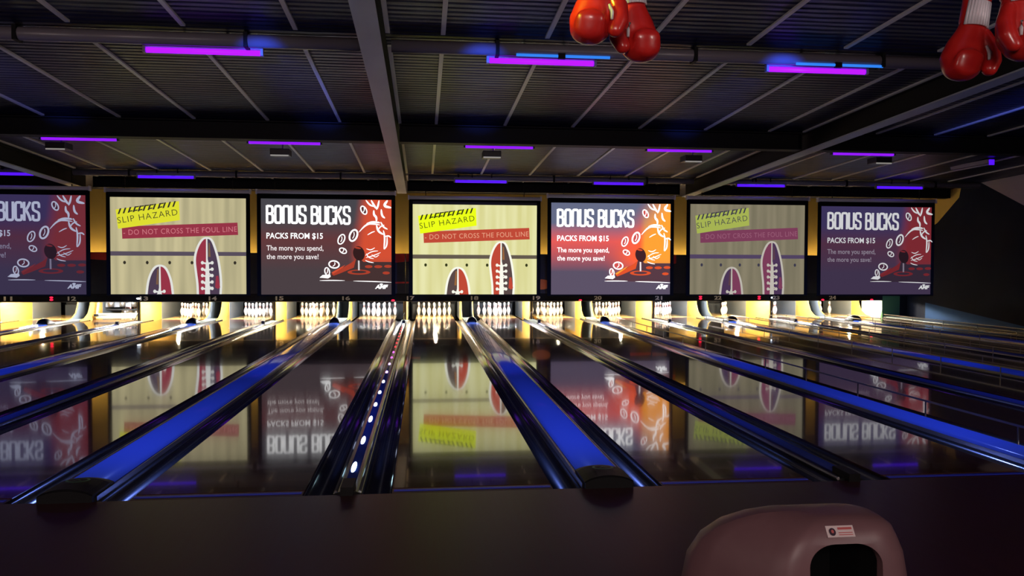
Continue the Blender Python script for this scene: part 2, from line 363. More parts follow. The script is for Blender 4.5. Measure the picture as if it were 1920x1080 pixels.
def narrow(n, lit=False):
    x = (lx(n)+lx(n+1))/2
    t = thing('divider_strip', (x, 0, 0), f'narrow divider with a {"string of glowing lights" if lit else "thin unlit blue tube"} between lanes {WORD[n]} and {WORD[n+1]}', 'divider', 'narrow dividers between lanes')
    hw = (B-2*LW-2*GW)/2
    MB().prism([(-hw,-0.2),(-hw,-0.002),(-hw*0.6,0.012),(hw*0.6,0.012),(hw,-0.002),(hw,-0.2)], 'y', 0.0, 15.2).build('capping', M['rail_dark'], t)
    for s_ in (-1, 1):
        MB().tube([(s_*hw*0.86, 0.02, 0.006), (s_*hw*0.86, 15.2, 0.006)], 0.010, 8).build('trim_strip', M['silver'], t)
    MB().prism([(-0.034,0.0)]+[(-0.034+0.068*k/8, 0.016+0.030*sin(pi*k/8)) for k in range(9)]+[(0.034,0.0)], 'y', 0.16, 15.0, smooth=True).build('light_tube', M['tube_blue'], t)
    MB().box(-0.040, 0.040, -0.06, 0.17, -0.02, 0.055).build('end_cap', M['black'], t)
    MB().box(-0.035, 0.035, 15.02, 15.10, 0.0, 0.105).build('ball_sensor', M['black'], t)
    MB().box(-hw, hw, 15.2, 16.54, -0.05, 0.016).build('deck_panel', M['grey_panel'], t)
    if lit:
        ys = [0.50,1.38,2.29,3.08,3.88,4.72,5.62,6.51,7.33,8.11,9.0,9.7,10.4,11.1,11.8,12.5,13.2,13.9]
        for i, y in enumerate(ys):
            c, e = (((0.55,0.85,1.0), 9) if i == 0 else ((0.66,0.72,1.0), 5.5) if i < 6 else ((0.55,0.30,1.0), 4) if i < 8 else ((0.65,0.10,0.75), 2.2) if i < 10 else ((0.9,0.03,0.05), 1.5))
            key = (c, e)
            if key not in M['tube_glow']: M['tube_glow'][key] = mat('light_bead', (0.1,0.1,0.1), 0.4, emit=c, es=e)
            MB().sphere((0, y, 0.046), 0.017, 0.15 if i < 3 else 0.11, 0.014, 12).build('light_bead', M['tube_glow'][key], t)
    return t
for n in range(10, 24):
    (wide(n) if n % 2 else narrow(n, n == 16))
t = thing('divider_strip', (lx(24)+LW+GW+0.06, 0, 0), 'shiny grey capping right of lane twenty-four, at the foot of the side wall', 'divider')
MB().box(-0.055, 0.055, 0.0, 16.55, -0.2, 0.03).build('capping', M['rail_dark'], t)
MB().tube([(-0.04, 0.02, 0.035), (-0.04, 16.5, 0.035)], 0.014, 8).build('trim_strip', M['silver'], t)
MB().box(0.06, 0.62, 0.0, 16.55, -0.2, 0.05).build('ledge', M['ledge'] if 'ledge' in M else M['grey_panel'], t)

# ---- raised bumper rails on the right-hand lanes
M['rail_wire'] = mat('bumper_rail', (0.12,0.12,0.13), 0.28, 0.6)
def bumper(x, label):
    t = thing('bumper_rail', (x, 0, 0), label, 'bumper rail', 'raised bumper rails')
    MB().box(-0.007, 0.007, 0.9, 16.2, 0.128, 0.146).build('rail', M['rail_wire'], t)
    for k in range(13):
        y = 1.0+1.26*k
        MB().box(-0.005, 0.005, y-0.006, y+0.006, -0.03, 0.128).build('post', M['rail_wire'], t)
for n in (20, 21, 22, 23, 24):
    for s_, nm in ((-1, 'left'), (1, 'right')):
        if (n, s_) in ((20, 1), (21, -1)): continue
        bumper(lx(n)+s_*(LW+0.035), f'thin raised bumper rail on posts along the {nm} edge of lane {WORD[n]}')

# ---------------------------------------------------------------- pin area
def kick(pl=17.5):
    """side view (y,z) of a kickback plate with a sloping curved front"""
    return [(pl-0.75, -0.10), (pl-0.72, 0.03), (pl-0.45, 0.06), (pl-0.20, 0.18), (pl-0.06, 0.40), (pl, 0.75), (pl, 1.15), (20.0, 1.15), (20.0, -0.10)]
kn = [(16.57, -0.10), (16.55, 0.30), (16.55, 0.50), (16.74, 0.50), (16.74, 1.15), (20.0, 1.15), (20.0, -0.10)]
def plates(t, xs, poly, th=0.025, lined=False):
    for x, s_ in xs:                     # x: face towards the lane, s_: direction of that lane
        q = MB().prism(poly, 'x', x-s_*th, x-s_*0.006).build('side_plate', M['kick_yellow'], t)
        MB().box(min(x, x-s_*0.006), max(x, x-s_*0.006), 18.25, 20.0, -0.08, 0.47).build('liner', M['kick_grey'], q)
        if lined: MB().prism([(a+0.035, b) for a, b in poly[:-2]]+poly[-2:], 'x', x-s_*(th+0.001), x-s_*(th+0.006)).build('lining', M['kick_grey'], q)
for n in range(10, 24):
    x = (lx(n)+lx(n+1))/2
    if n % 2:
        t = thing('pin_division', (x, 0, 0), f'open yellow and grey partition between the pins of lanes {WORD[n]} and {WORD[n+1]}', 'partition', 'partitions between pin decks')
        h = A/2-LW-GW-0.002
        plates(t, ((-h, -1), (h, 1)), kick(), lined=True)
        MB().box(-h+0.04, h-0.04, 18.6, 18.65, -0.1, 1.15).build('back_panel', M['kick_grey'], t)
    else:
        t = thing('pin_division', (x, 0, 0), f'solid yellow partition between the pins of lanes {WORD[n]} and {WORD[n+1]}', 'partition', 'partitions between pin decks')
        h = 0.046
        plates(t, ((-h, -1), (h, 1)), kn, 0.016)
        MB().box(-h+0.016, h-0.016, 16.57, 16.74, -0.10, 0.50).box(-h+0.016, h-0.016, 16.74, 20.0, -0.10, 1.15).build('core', M['kick_yellow'], t)
        up = MB().box(-0.012, 0.012, 16.52, 16.545, 0.018, 0.50)
        up.box(-0.008, 0.008, 16.525, 16.54, 0.50, 0.62); up.tube([(0,16.53,0.24),(-0.075,16.44,0.03)], 0.008, 6); u_ = up.build('upright', M['beam_black'], t)
        if n in (12, 22):
            MB().sphere((0, 16.52, 0.60), 0.05 if n == 12 else 0.022, 0.02, 0.022, 10).build('indicator', M['white_led'], u_)
t = thing('pin_division', (lx(24)+LW+GW, 0, 0), 'brightly lit end partition beside the last lane at the right', 'partition', 'partitions between pin decks')
plates(t, ((0.0, -1),), kick(17.9)); 
MB().prism([(16.75,-0.1),(16.62,0.25),(16.70,1.15),(17.7,1.15),(17.7,-0.1)], 'x', 0.03, 0.10).build('end_board', mat('end_board_lit', (0.80,0.74,0.58), 0.5), t)  # paler than the other plates: lamp glare put into the colour

for n in LANES:
    tag(MB().box(lx(n)-LW-GW+0.02, lx(n)+LW+GW-0.02, 20.2, 20.26, -0.2, 1.15).build('pit_curtain', M['curtain']), f'black curtain behind the pins of lane {WORD[n]}', 'curtain', 'curtains behind the pins')
    tag(MB().box(lx(n)-LW-GW+0.05, lx(n)+LW+GW-0.05, 20.05, 20.19, -0.2, 0.28).build('pit_cushion', M['cushion'], bevel=0.01), f'slate grey ball cushion behind the pins of lane {WORD[n]}', 'cushion', 'ball cushions in the pits')

# pin lamps just behind the black beam
for n in LANES:
    tube = n in (12, 14, 16, 18, 21, 23)
    t = thing('pin_light', (lx(n), 17.05, 0.60), f'{"tube lamp" if tube else "row of bulbs"} lighting the pins of lane {WORD[n]} from behind the black beam', 'lamp', 'pin lamps behind the beam')
    MB().prism([(-0.10,0.10),(-0.05,0.0),(-0.05,-0.012),(-0.065,-0.012),(-0.115,0.10)], 'x', -0.60, 0.60).build('reflector', M['steel'], t)
    for q in (-0.45, 0.45): MB().box(q-0.015, q+0.015, -0.40, -0.06, 0.13, 0.15).box(q-0.015, q+0.015, -0.10, -0.08, 0.085, 0.13).build('bracket', M['steel'], t)
    if tube:
        MB().tube([(-0.50,0,-0.02),(0.50,0,-0.02)], 0.018, 10).build('tube', M['tubelamp'], t)
    else:
        for q, rr in ((-0.28,0.028),(0.02,0.050),(0.33,0.022)):
            MB().sphere((q, 0, -0.03), rr*1.3, rr, rr*0.8, 12).build('bulb', M['bulb'], t)

# pins
PP = [(0.0286,0),(0.0290,0.006),(0.0330,0.020),(0.0455,0.060),(0.0560,0.100),(0.0605,0.1143),(0.0600,0.130),(0.0570,0.150),(0.0500,0.175),(0.0420,0.195),(0.0315,0.220),(0.0245,0.238),(0.0228,0.250),(0.0235,0.262),(0.0250,0.276),(0.0285,0.300),(0.0318,0.325),(0.0323,0.343),(0.0305,0.360),(0.0230,0.374),(0.0110,0.3805),(0.002,0.381)]
def stripe(z): return 1 if (0.236 <= z <= 0.252 or 0.262 <= z <= 0.277) else 0
pin0 = MB().lathe(PP, 20, mf=stripe).build('bowling_pin', [M['pin_white'], M['pin_red']])
SPOT = {1:(0,0),2:(-.1524,.264),3:(.1524,.264),4:(-.3048,.528),5:(0,.528),6:(.3048,.528),7:(-.4572,.792),8:(-.1524,.792),9:(.1524,.792),10:(.4572,.792)}
PNAME = {1:'front pin',2:'left pin of the second row',3:'right pin of the second row',4:'left pin of the third row',5:'middle pin of the third row',6:'right pin of the third row',7:'leftmost pin of the back row',8:'second pin from the left in the back row',9:'third pin from the left in the back row',10:'rightmost pin of the back row'}
ALL = list(range(1, 11)); RACK = {11:[9], 22:[3,6,10], 23:[6,10], 24:[8,9,10]}
used = False
for n in range(11, 25):
    for k in RACK.get(n, ALL):
        o = pin0.copy() if used else pin0
        if used: COL.objects.link(o)
        used = True
        o.location = (lx(n)+SPOT[k][0], 18.29+SPOT[k][1], 0.003)
        o.rotation_euler = (0, 0, k*0.6)
        tag(o, f'white bowling pin on lane {WORD[n]}, {PNAME[k]}', 'bowling pin', f'pins standing on lane {WORD[n]}')

# sweep bar lowered on lane 12
t = thing('sweep_bar', (lx(12), 17.55, 0), 'lowered sweep bar with slanted tan arms in front of the pins of lane twelve', 'sweep bar')
for s_ in (-1, 1):
    v = MB(); v.loft([[(s_*(0.60+dx), y-0.03, z), (s_*(0.60+dx)+0.05, y-0.03, z), (s_*(0.60+dx)+0.05, y+0.03, z), (s_*(0.60+dx), y+0.03, z)] for dx, y, z in ((0.02,0.0,0.03),(0.03,0.02,0.20),(0.06,0.30,0.75))], smooth=False)
    v.build('arm', M['brass'], t)
    MB().tube([(s_*0.57,-0.03,0.11),(s_*0.67,-0.03,0.11)], 0.035, 12).build('pivot', M['beam_black'], t)
MB().box(-0.58, 0.60, -0.03, 0.03, 0.125, 0.165).build('bar', M['brass'], t)
MB().box(-0.58, 0.60, -0.04, 0.04, 0.025, 0.075).build('bar', M['brass'], t)
MB().box(-0.58, 0.60, -0.01, 0.01, 0.075, 0.125).build('board', M['steel'], t)
t = thing('pin_table', (lx(12), 18.7, 0.0), 'black pin setting table lowered over the pins of lane twelve', 'pin setter')
v = MB(); v.box(-0.62, 0.62, -0.52, -0.48, 0.30, 0.50); v.box(-0.62, 0.62, -0.50, 0.50, 0.47, 0.50); v.build('table', M['steel'], t)
for q in (-0.45, -0.15, 0.15, 0.45):
    MB().lathe([(0.07,0.31),(0.075,0.40),(0.075,0.46)], 14, (q,-0.58,0)).build('cup', M['silver'], t)
MB().box(-0.55, 0.55, -0.66, -0.52, 0.215, 0.25).build('shelf', M['beam_black'], t)

# ---------------------------------------------------------------- masking: black number beam + mural panels
YM = 16.6
t = thing('number_beam', (0, YM, 0), 'long black beam above the pins carrying the lane numbers', 'beam')
MB().box(-14.0, 12.83, 0.0, 0.05, 0.515, 0.7235).build('band', M['matte_black'], t)
MB().box(-14.0, 12.83, -0.012, 0.06, 0.505, 0.515).build('lip', mat('lip', (0.25,0.22,0.15), 0.5), t)

def text_mesh(s, bold=0.0, shear=0.0, space=1.0):
    cu = bpy.data.curves.new('text', 'FONT'); cu.body = s; cu.offset = bold; cu.shear = shear; cu.space_character = space; cu.resolution_u = 3
    o = bpy.data.objects.new('text', cu); COL.objects.link(o)
    bpy.context.view_layer.update()
    me = bpy.data.meshes.new_from_object(o.evaluated_get(bpy.context.evaluated_depsgraph_get()))
    vs = [(p.co.x, p.co.y) for p in me.vertices]; fs = [tuple(p.vertices) for p in me.polygons]
    bpy.data.objects.remove(o); bpy.data.curves.remove(cu); bpy.data.meshes.remove(me)
    x0 = min(p[0] for p in vs); x1 = max(p[0] for p in vs); y0 = min(p[1] for p in vs); y1 = max(p[1] for p in vs)
    return [((x-x0)/(x1-x0), (y-y0)/(y1-y0)) for x, y in vs], fs
NUMX = {11:-10.88,12:-9.33,13:-7.55,14:-5.82,15:-4.11,16:-2.374,17:-0.662,18:1.066,19:2.765,20:4.478,21:6.206,22:7.917,23:9.625,24:11.313}
for n, x in NUMX.items():
    vs, fs = text_mesh(str(n), 0.03)
    v = MB(); w, h = 0.205, 0.108
    bv = [v.bm.verts.new((x-w/2+p[0]*w, -0.006, 0.545+p[1]*h)) for p in vs]
    for q in fs: v.bm.faces.new([bv[i] for i in q])
    ex = bmesh.ops.extrude_face_region(v.bm, geom=list(v.bm.faces))
    bmesh.ops.translate(v.bm, vec=(0,0.006,0), verts=[e for e in ex['geom'] if isinstance(e, bmesh.types.BMVert)])
    v.build('numeral', M['numeral'], t)['label'] = f'tan number {n}'
for x, zz in ((-9.823,(0.628,0.568)),(7.405,(0.632,0.572)),(9.12,(0.630,0.570)),(-1.132,(0.540,)),(3.984,(0.535,)),(11.01,(0.535,)),(12.49,(0.535,))):
    v = MB()
    for z in zz: v.sphere((x, -0.02, z), 0.045, 0.02, 0.024, 12)
    v.build('indicator_light', M['red_led'], t)['label'] = 'small red indicator light'

MX = [-14.0, -11.0, -7.65, -4.15, -0.80, 2.60, 6.02, 9.45, 12.83]
def mural(i):
    xa, xb = MX[i]+0.001, MX[i+1]-0.001
    v = MB(); v.box(xa, xb, YM, YM+0.05, 0.724, 1.80)
    y = YM-0.003
    def q(pts, mi): v.face([(x, y-0.001*mi, z) for x, z in pts], mi)
    return v, q, y, xa, xb
def mural_done(v, label):
    return tag(v.build('masking_panel', [M['mural_dark'], M['mural_red'], M['mural_orange'], M['mural_olive']]), label, 'panel', 'dark sunset mural panels')
lab = ['dark mural panel at the far left behind the cut off screen', 'dark mural panel behind the leftmost foul line screen', 'dark mural panel below the yellow wall between the second and third screens', 'dark mural panel with a red sky left of the middle', 'dark mural panel in the middle, behind the brightest foul line screen', 'dark mural panel with an orange sun behind the brightest promotion screen', 'dark mural panel with a reddish brown sky behind the dim foul line screen', 'dark mural panel behind the rightmost screen']
def sky(i, pts, extra=()):
    v, q, y, xa, xb = mural(i)
    for p, mi in pts: q(p, mi)
    mural_done(v, lab[i])
sky(0, [])
sky(1, [([(-8.95,1.79),(-7.66,1.79),(-7.66,1.52),(-8.2,1.58),(-8.95,1.62)],1)])
sky(2, [([(-7.64,1.79),(-7.2,1.79),(-7.2,1.46),(-7.64,1.53)],3), ([(-7.64,0.98),(-7.2,0.97),(-7.2,0.95),(-7.64,0.965)],1)])
sky(3, [([(-1.8,1.79),(-0.82,1.79),(-0.82,1.58),(-1.3,1.53),(-1.8,1.52)],1), ([(-1.35,1.03),(-0.82,1.04),(-0.82,0.995),(-1.35,0.985)],1)])
sky(4, [([(-0.79,1.79),(-0.3,1.79),(-0.3,1.62),(-0.79,1.58)],1), ([(-0.79,1.04),(-0.4,1.04),(-0.4,0.995),(-0.79,0.995)],1)])
v, q, y, xa, xb = mural(5)
q([(2.90+0.26*cos(2*pi*k/24), 0.97+0.14*sin(2*pi*k/24)) for k in range(24)], 2)
q([(5.5,1.79),(6.0,1.79),(6.0,1.36),(5.75,1.40),(5.5,1.36)], 3)
q([(5.4,1.02),(6.0,1.0),(6.0,0.93),(5.4,0.94)], 1); mural_done(v, lab[5])
sky(6, [([(6.03,1.79),(6.7,1.79),(6.7,1.56),(6.35,1.50),(6.03,1.38)],1), ([(6.03,1.02),(6.45,1.03),(6.45,0.96),(6.03,0.93)],2)])
sky(7, [([(9.55,1.05),(9.75,1.30),(9.9,1.35),(9.8,1.15)],1)])
# glowing strips added out of sight behind the panel tops to brighten the yellow wall
M['wash'] = mat('added_wash_strip', (0.8,0.7,0.4), 0.5, emit=(1.0,0.72,0.34), es=34.0)
for i in range(8):
    xa, xb = MX[i], MX[i+1]
    t = thing('added_wall_wash', ((xa+xb)/2, YM+0.28, 1.66), f'added strip lamp lighting the yellow wall, hidden behind the {["first","second","third","fourth","fifth","sixth","seventh","eighth"][i]} mural panel from the left', 'lamp', 'added wall wash strips')
    MB().box(-(xb-xa)/2+0.006, (xb-xa)/2-0.006, -0.225, 0.315, -0.06, -0.02).build('blocking_tray', M['steel'], t)  # made wide to stop pin lamp light leaking up the wall
    MB().tube([(-(xb-xa)/2+0.15, 0, 0.0), ((xb-xa)/2-0.15, 0, 0.0)], 0.018, 8).build('tube', M['wash'], t)

# ---------------------------------------------------------------- projection screens
YS = 13.6
def emis(name, c, k=1.0):
    m = bpy.data.materials.new(name); m.use_nodes = True; nt = m.node_tree; nt.nodes.clear()
    e = nt.nodes.new('ShaderNodeEmission'); e.inputs[0].default_value = c; e.inputs[1].default_value = k
    o = nt.nodes.new('ShaderNodeOutputMaterial'); nt.links.new(e.outputs[0], o.inputs[0]); return m
def emis_ramp(name, axis, stops, k=1.0, streak=0.0):
    """picture content: a colour ramp along the picture's own x or z"""
    m = emis(name, (0,0,0,1), k); nt = m.node_tree; n, l = nt.nodes, nt.links
    e = [q for q in n if q.type == 'EMISSION'][0]
    tc = n.new('ShaderNodeTexCoord'); sp = n.new('ShaderNodeSeparateXYZ'); l.new(tc.outputs['Generated'], sp.inputs[0])
    cr = n.new('ShaderNodeValToRGB'); r_ = cr.color_ramp
    r_.elements[0].position, r_.elements[0].color = stops[0]; r_.elements[1].position, r_.elements[1].color = stops[-1]
    for p, c in stops[1:-1]: r_.elements.new(p).color = c
    fac = sp.outputs[axis]
    if streak:
        nz = n.new('ShaderNodeTexNoise'); nz.inputs['Scale'].default_value = 3; nz.inputs['Detail'].default_value = 1
        mp = n.new('ShaderNodeMapping'); mp.inputs['Scale'].default_value = (6, 1, 0.25); l.new(tc.outputs['Generated'], mp.inputs[0]); l.new(mp.outputs[0], nz.inputs['Vector'])
        fac = nz.outputs['Fac']
    l.new(fac, cr.inputs['Fac']); l.new(cr.outputs['Color'], e.inputs['Color'])
    return m
def promo_ground(top, mid, bot, z1, z2, k, g0, gw):
    """picture content: dark ground, red glow swelling to the right, orange beyond it"""
    m = emis_ramp('promo_ground', 2, [(0.0, lin(*bot)), (0.25, lin(*bot)), (0.58, lin(*mid)), (0.78, lin(*top)), (1.0, lin(*top))], k)
    nt = m.node_tree; n, l = nt.nodes, nt.links
    e = [q for q in n if q.type == 'EMISSION'][0]; sp = [q for q in n if q.type == 'SEPXYZ'][0]; base = [q for q in n if q.type == 'VALTORGB'][0]
    def math_(op, a, b):
        q = n.new('ShaderNodeMath'); q.operation = op
        for i, v_ in enumerate((a, b)):
            if isinstance(v_, (int, float)): q.inputs[i].default_value = v_
            else: l.new(v_, q.inputs[i])
        return q.outputs[0]
    start = math_('ADD', math_('MULTIPLY', math_('MAXIMUM', math_('SUBTRACT', sp.outputs[2], 0.45), 0.0), (0.72-g0)/0.55), g0)
    fx = n.new('ShaderNodeMapRange'); fx.interpolation_type = 'SMOOTHSTEP'; l.new(sp.outputs[0], fx.inputs['Value'])
    l.new(start, fx.inputs['From Min']); l.new(math_('ADD', start, gw), fx.inputs['From Max'])
    fz = n.new('ShaderNodeMapRange'); fz.interpolation_type = 'SMOOTHSTEP'; l.new(sp.outputs[2], fz.inputs['Value']); fz.inputs['From Min'].default_value = 0.12; fz.inputs['From Max'].default_value = 0.42
    f_ = math_('MULTIPLY', fx.outputs[0], fz.outputs[0])
    cr = n.new('ShaderNodeValToRGB'); r_ = cr.color_ramp
    r_.elements[0].position, r_.elements[0].color = 0.74, lin(*z1); r_.elements[1].position, r_.elements[1].color = 0.785, lin(*z2)
    l.new(sp.outputs[0], cr.inputs['Fac'])
    mx = n.new('ShaderNodeMix'); mx.data_type = 'RGBA'
    l.new(f_, mx.inputs['Factor']); l.new(base.outputs['Color'], mx.inputs['A']); l.new(cr.outputs['Color'], mx.inputs['B'])
    mx_out = [o_ for o_ in mx.outputs if o_.type == 'RGBA'][0]
    ia = [i_ for i_ in mx.inputs if i_.type == 'RGBA']
    for q in list(mx.inputs['A'].links)+list(mx.inputs['B'].links): l.remove(q)
    l.new(base.outputs['Color'], ia[0]); l.new(cr.outputs['Color'], ia[1]); l.new(mx_out, e.inputs['Color'])
    return m
def chaikin(p, k=2):
    for _ in range(k):
        o = [p[0]]
        for a, b in zip(p, p[1:]):
            o += [(a[0]*.75+b[0]*.25, a[1]*.75+b[1]*.25), (a[0]*.25+b[0]*.75, a[1]*.25+b[1]*.75)]
        p = o+[p[-1]]
    return p
GL = {'B': [[(0,-.04),(0,1.04)], [(0,1),(.62,1),(.95,.95),(.95,.60),(.62,.54),(0,.54)], [(0,.54),(.62,.54),(1,.48),(1,.06),(.66,0),(0,0)]],
      'O': [[(0,.5),(0,.9),(.12,1),(.5,1),(.88,1),(1,.9),(1,.5),(1,.1),(.88,0),(.5,0),(.12,0),(0,.1),(0,.5)]],
      'N': [[(0,-.05),(0,.55),(0,.92),(.14,1),(.5,1),(.86,1),(1,.92),(1,.55),(1,-.05)]],
      'U': [[(0,1.05),(0,.45),(0,.08),(.14,0),(.5,0),(.86,0),(1,.08),(1,.45),(1,1.05)]],
      'S': [[(1,.70),(1,.92),(.86,1),(.5,1),(.14,1),(0,.92),(0,.66),(.1,.56),(.9,.44),(1,.34),(1,.08),(.86,0),(.5,0),(.14,0),(0,.08),(0,.30)]],
      'C': [[(1,.68),(1,.92),(.86,1),(.5,1),(.14,1),(0,.9),(0,.5),(0,.1),(.14,0),(.5,0),(.86,0),(1,.08),(1,.32)]],
      'K': [[(0,-.04),(0,1.04)], [(1,1.04),(.55,.70),(.08,.50)], [(.3,.56),(.65,.35),(1.05,-.04)]]}
class Pic:
    """flat picture on a screen, drawn in picture pixels (px right, py down)"""
    def __init__(s, x0, x1, z0, z1, px0, px1, py0, py1):
        s.v = MB(); s.w, s.h = x1-x0, z1-z0; s.x0, s.z1 = x0, z1; s.px0, s.py0 = px0, py0
        s.kx = (x1-x0)/(px1-px0); s.kz = (z1-z0)/(py1-py0); s.layer = 0; s.px1, s.py1 = px1, py1
    def P(s, p):
        px = min(max(p[0], s.px0), s.px1); py = min(max(p[1], s.py0), s.py1)
        return (s.x0+(px-s.px0)*s.kx, -0.0012*s.layer, s.z1-(py-s.py0)*s.kz)
    def poly(s, pts, mi, up=True):
        if up: s.layer += 1
        try:
            fc = s.v.bm.faces.new([s.v.bm.verts.new(s.P(p)) for p in pts]); fc.material_index = mi
        except ValueError: pass
    def ellipse(s, cx, cy, rx, ry, mi, rot=0, n=28, up=True):
        c, q = cos(R(rot)), sin(R(rot))
        s.poly([(cx+rx*cos(2*pi*k/n)*c-ry*sin(2*pi*k/n)*q, cy+rx*cos(2*pi*k/n)*q+ry*sin(2*pi*k/n)*c) for k in range(n)], mi, up)
    def ring(s, cx, cy, rx, ry, t, mi, rot=0, n=26):
        c, q = cos(R(rot)), sin(R(rot)); s.layer += 1
        def pt(k, f_): 
            x, y = (rx-f_)*cos(2*pi*k/n), (ry-f_)*sin(2*pi*k/n); return (cx+x*c-y*q, cy+x*q+y*c)
        for k in range(n): s.poly([pt(k,0), pt(k+1,0), pt(k+1,t), pt(k,t)], mi, False)
    def stroke(s, pts, w, mi, smooth=2, up=True, taper=False):
        if up: s.layer += 1
        p = chaikin(pts, smooth) if smooth else pts
        L, Rr = [], []
        for i in range(len(p)):
            a, b = p[max(i-1,0)], p[min(i+1,len(p)-1)]
            dx, dy = b[0]-a[0], b[1]-a[1]; d = math.hypot(dx, dy) or 1
            hw = w/2*(1 if not taper else max(0.08, sin(pi*(0.08+0.84*i/(len(p)-1)))))
            L.append((p[i][0]-dy/d*hw, p[i][1]+dx/d*hw)); Rr.append((p[i][0]+dy/d*hw, p[i][1]-dx/d*hw))
        for i in range(len(p)-1): s.poly([L[i], L[i+1], Rr[i+1], Rr[i]], mi, False)
    def text(s, body, a, b, hgt, mi, bold=0.0, shear=0.0, space=1.0):
        """text along the base line a-b with letter height hgt"""
        s.layer += 1
        vs, fs = text_mesh(body, bold, shear, space)
        dx, dy = b[0]-a[0], b[1]-a[1]; d = math.hypot(dx, dy)
        bv = [s.v.bm.verts.new(s.P((a[0]+p[0]*dx+p[1]*hgt*dy/d, a[1]+p[0]*dy-p[1]*hgt*dx/d))) for p in vs]
        for q in fs:
            try: s.v.bm.faces.new([bv[i] for i in q]).material_index = mi
            except ValueError: pass
    def glyphs(s, word, x0, y0, x1, y1, w, mi, gap=0.42):
        s.layer += 1
        n = len(word); cw = (x1-x0-w)/(n+gap*(n-1)); x = x0+w/2
        for ch in word:
            for st in GL[ch]: s.stroke([(x+p[0]*cw, y1-w/2-p[1]*(y1-y0-w)) for p in st], w, mi, 2, False)
            x += cw*(1+gap)

def screen(x0, x1, zt, zb, label, draw, mats, px, band=0.0):
    cx = (x0+x1)/2; t = thing('projection_screen', (cx, YS, 0), label, 'projection screen', 'projection screens above the lanes')
    a, b = x0-cx, x1-cx
    h = MB(); h.tube([(a-0.10,0.0,zt+0.155),(b+0.10,0.0,zt+0.155)], 0.043, 14); h.build('case', M['housing'], t)
    for q in (a-0.11, b+0.08): MB().box(q, q+0.03, -0.055, 0.055, zt+0.10, zt+0.21).build('case_end', M['housing'], t)
    for q in (a+0.3, b-0.3): MB().box(q-0.008, q+0.008, 0.040, 0.056, zt+0.15, cz(YS+0.05)).build('hanger', M['beam_black'], t)
    v = MB(); v.box(a-0.09, b+0.09, 0.004, 0.010, zb-0.028, zt+0.12); cl = v.build('cloth', M['screen_cloth'], t)
    MB().tube([(a-0.09,0.007,zb-0.030),(b+0.09,0.007,zb-0.030)], 0.010, 8).build('bottom_bar', M['screen_cloth'], t)
    p = Pic(a, b, zb, zt, *px); draw(p)
    o = p.v.build('picture', mats, t, recalc=False); o.location = (0, -0.001, 0)
    if band:
        MB().box(a, b, -0.001, 0.003, zt, zt+band).build('blank_band', M['hem'], t)
    return t

def draw_bonus(p):
    p.poly([(150,90),(1365,90),(1365,990),(150,990)], 0)
    p.poly([(985,690),(1060,640),(1100,680),(1365,680),(1365,860),(690,862),(720,830)], 2)
    p.poly([(800,795),(985,690),(1030,655),(1010,735),(880,790),(820,812)], 3)
    p.poly([(800,782),(930,708),(905,735),(815,795)], 6)
    p.ellipse(1058,778,108,24,3); p.ellipse(1058,776,70,13,2)
    for cx, cy, rx in ((1150,725,36),(1240,725,38),(1332,722,36),(1315,785,34)): p.ellipse(cx, cy, rx, 14, 3); 
    p.poly([(1049,650),(1064,650),(1066,760),(1050,760)], 7)
    p.ellipse(1058,600,54,70,4,-15); p.ellipse(1048,548,30,9,3,10)
    p.stroke([(690,858),(800,856),(925,858)], 9, 5, 1, taper=True); p.stroke([(1005,862),(1180,866),(1365,874)], 9, 5, 1, taper=True)
    for cx, cy, rx, ry, rot, w in ((1105,190,30,47,-28,12),(895,467,34,54,24,12),(1008,430,42,64,22,17),(910,575,40,28,28,11),(826,705,54,40,8,13),(762,772,27,42,-12,11)):
        p.ellipse(cx, cy, rx-3, ry-3, 8, rot); p.ring(cx, cy, rx, ry, w, 5, rot); p.stroke([(cx-rx*.2,cy+ry*.45),(cx+rx*.2,cy),(cx+rx*.1,cy-ry*.5)], 8, 5, 1)
    p.poly([(690,830),(720,805),(790,800),(795,822),(770,838)], 5)
    for pts, w in (([(1125,95),(1160,140),(1200,155)],16),([(1175,95),(1205,150),(1225,175)],20),([(1250,95),(1240,150),(1225,185)],18),([(1330,95),(1290,150),(1365,165)],26),([(1200,190),(1200,235),(1225,255),(1225,300)],22),([(1270,180),(1275,240),(1305,265)],20),
                   ([(1060,400),(1120,330),(1180,310),(1250,300)],14),([(1070,385),(1140,320),(1200,320),(1260,330)],14),([(1130,320),(1190,300),(1260,310)],20),([(1140,425),(1180,400),(1210,390)],10),([(1225,330),(1240,390),(1290,420)],20),([(1265,300),(1290,350),(1330,370)],16),([(1290,380),(1305,450),(1295,560)],16),([(1325,440),(1325,520),(1300,560)],14),([(1300,440),(1340,430),(1362,450)],14),([(1300,330),(1260,345),(1240,380)],12),
                   ([(1120,620),(1180,580),(1240,575)],9),([(1125,640),(1200,620),(1265,590)],9),([(1130,555),(1170,570),(1210,545)],9),([(1130,600),(1150,640),(1200,650)],9),([(1120,665),(1150,680),(1200,688)],9),([(1180,610),(1215,640),(1250,612)],8)):
        p.stroke(pts, w, 5, 2, taper=True)
    p.glyphs('BONUS', 200, 150, 575, 328, 23, 5); p.glyphs('BUCKS', 612, 152, 985, 332, 23, 5)
    p.text('PACKS FROM $15', (205,474), (725,474), 64, 5, 0.018)
    p.text('The more you spend,', (205,592), (730,592), 64, 9, 0.012); p.text('the more you save!', (205,672), (684,672), 64, 9, 0.012)
    p.text('AMF', (1210,936), (1335,936), 40, 5, 0.06, 0.25); p.ellipse(1270,893,16,9,5)

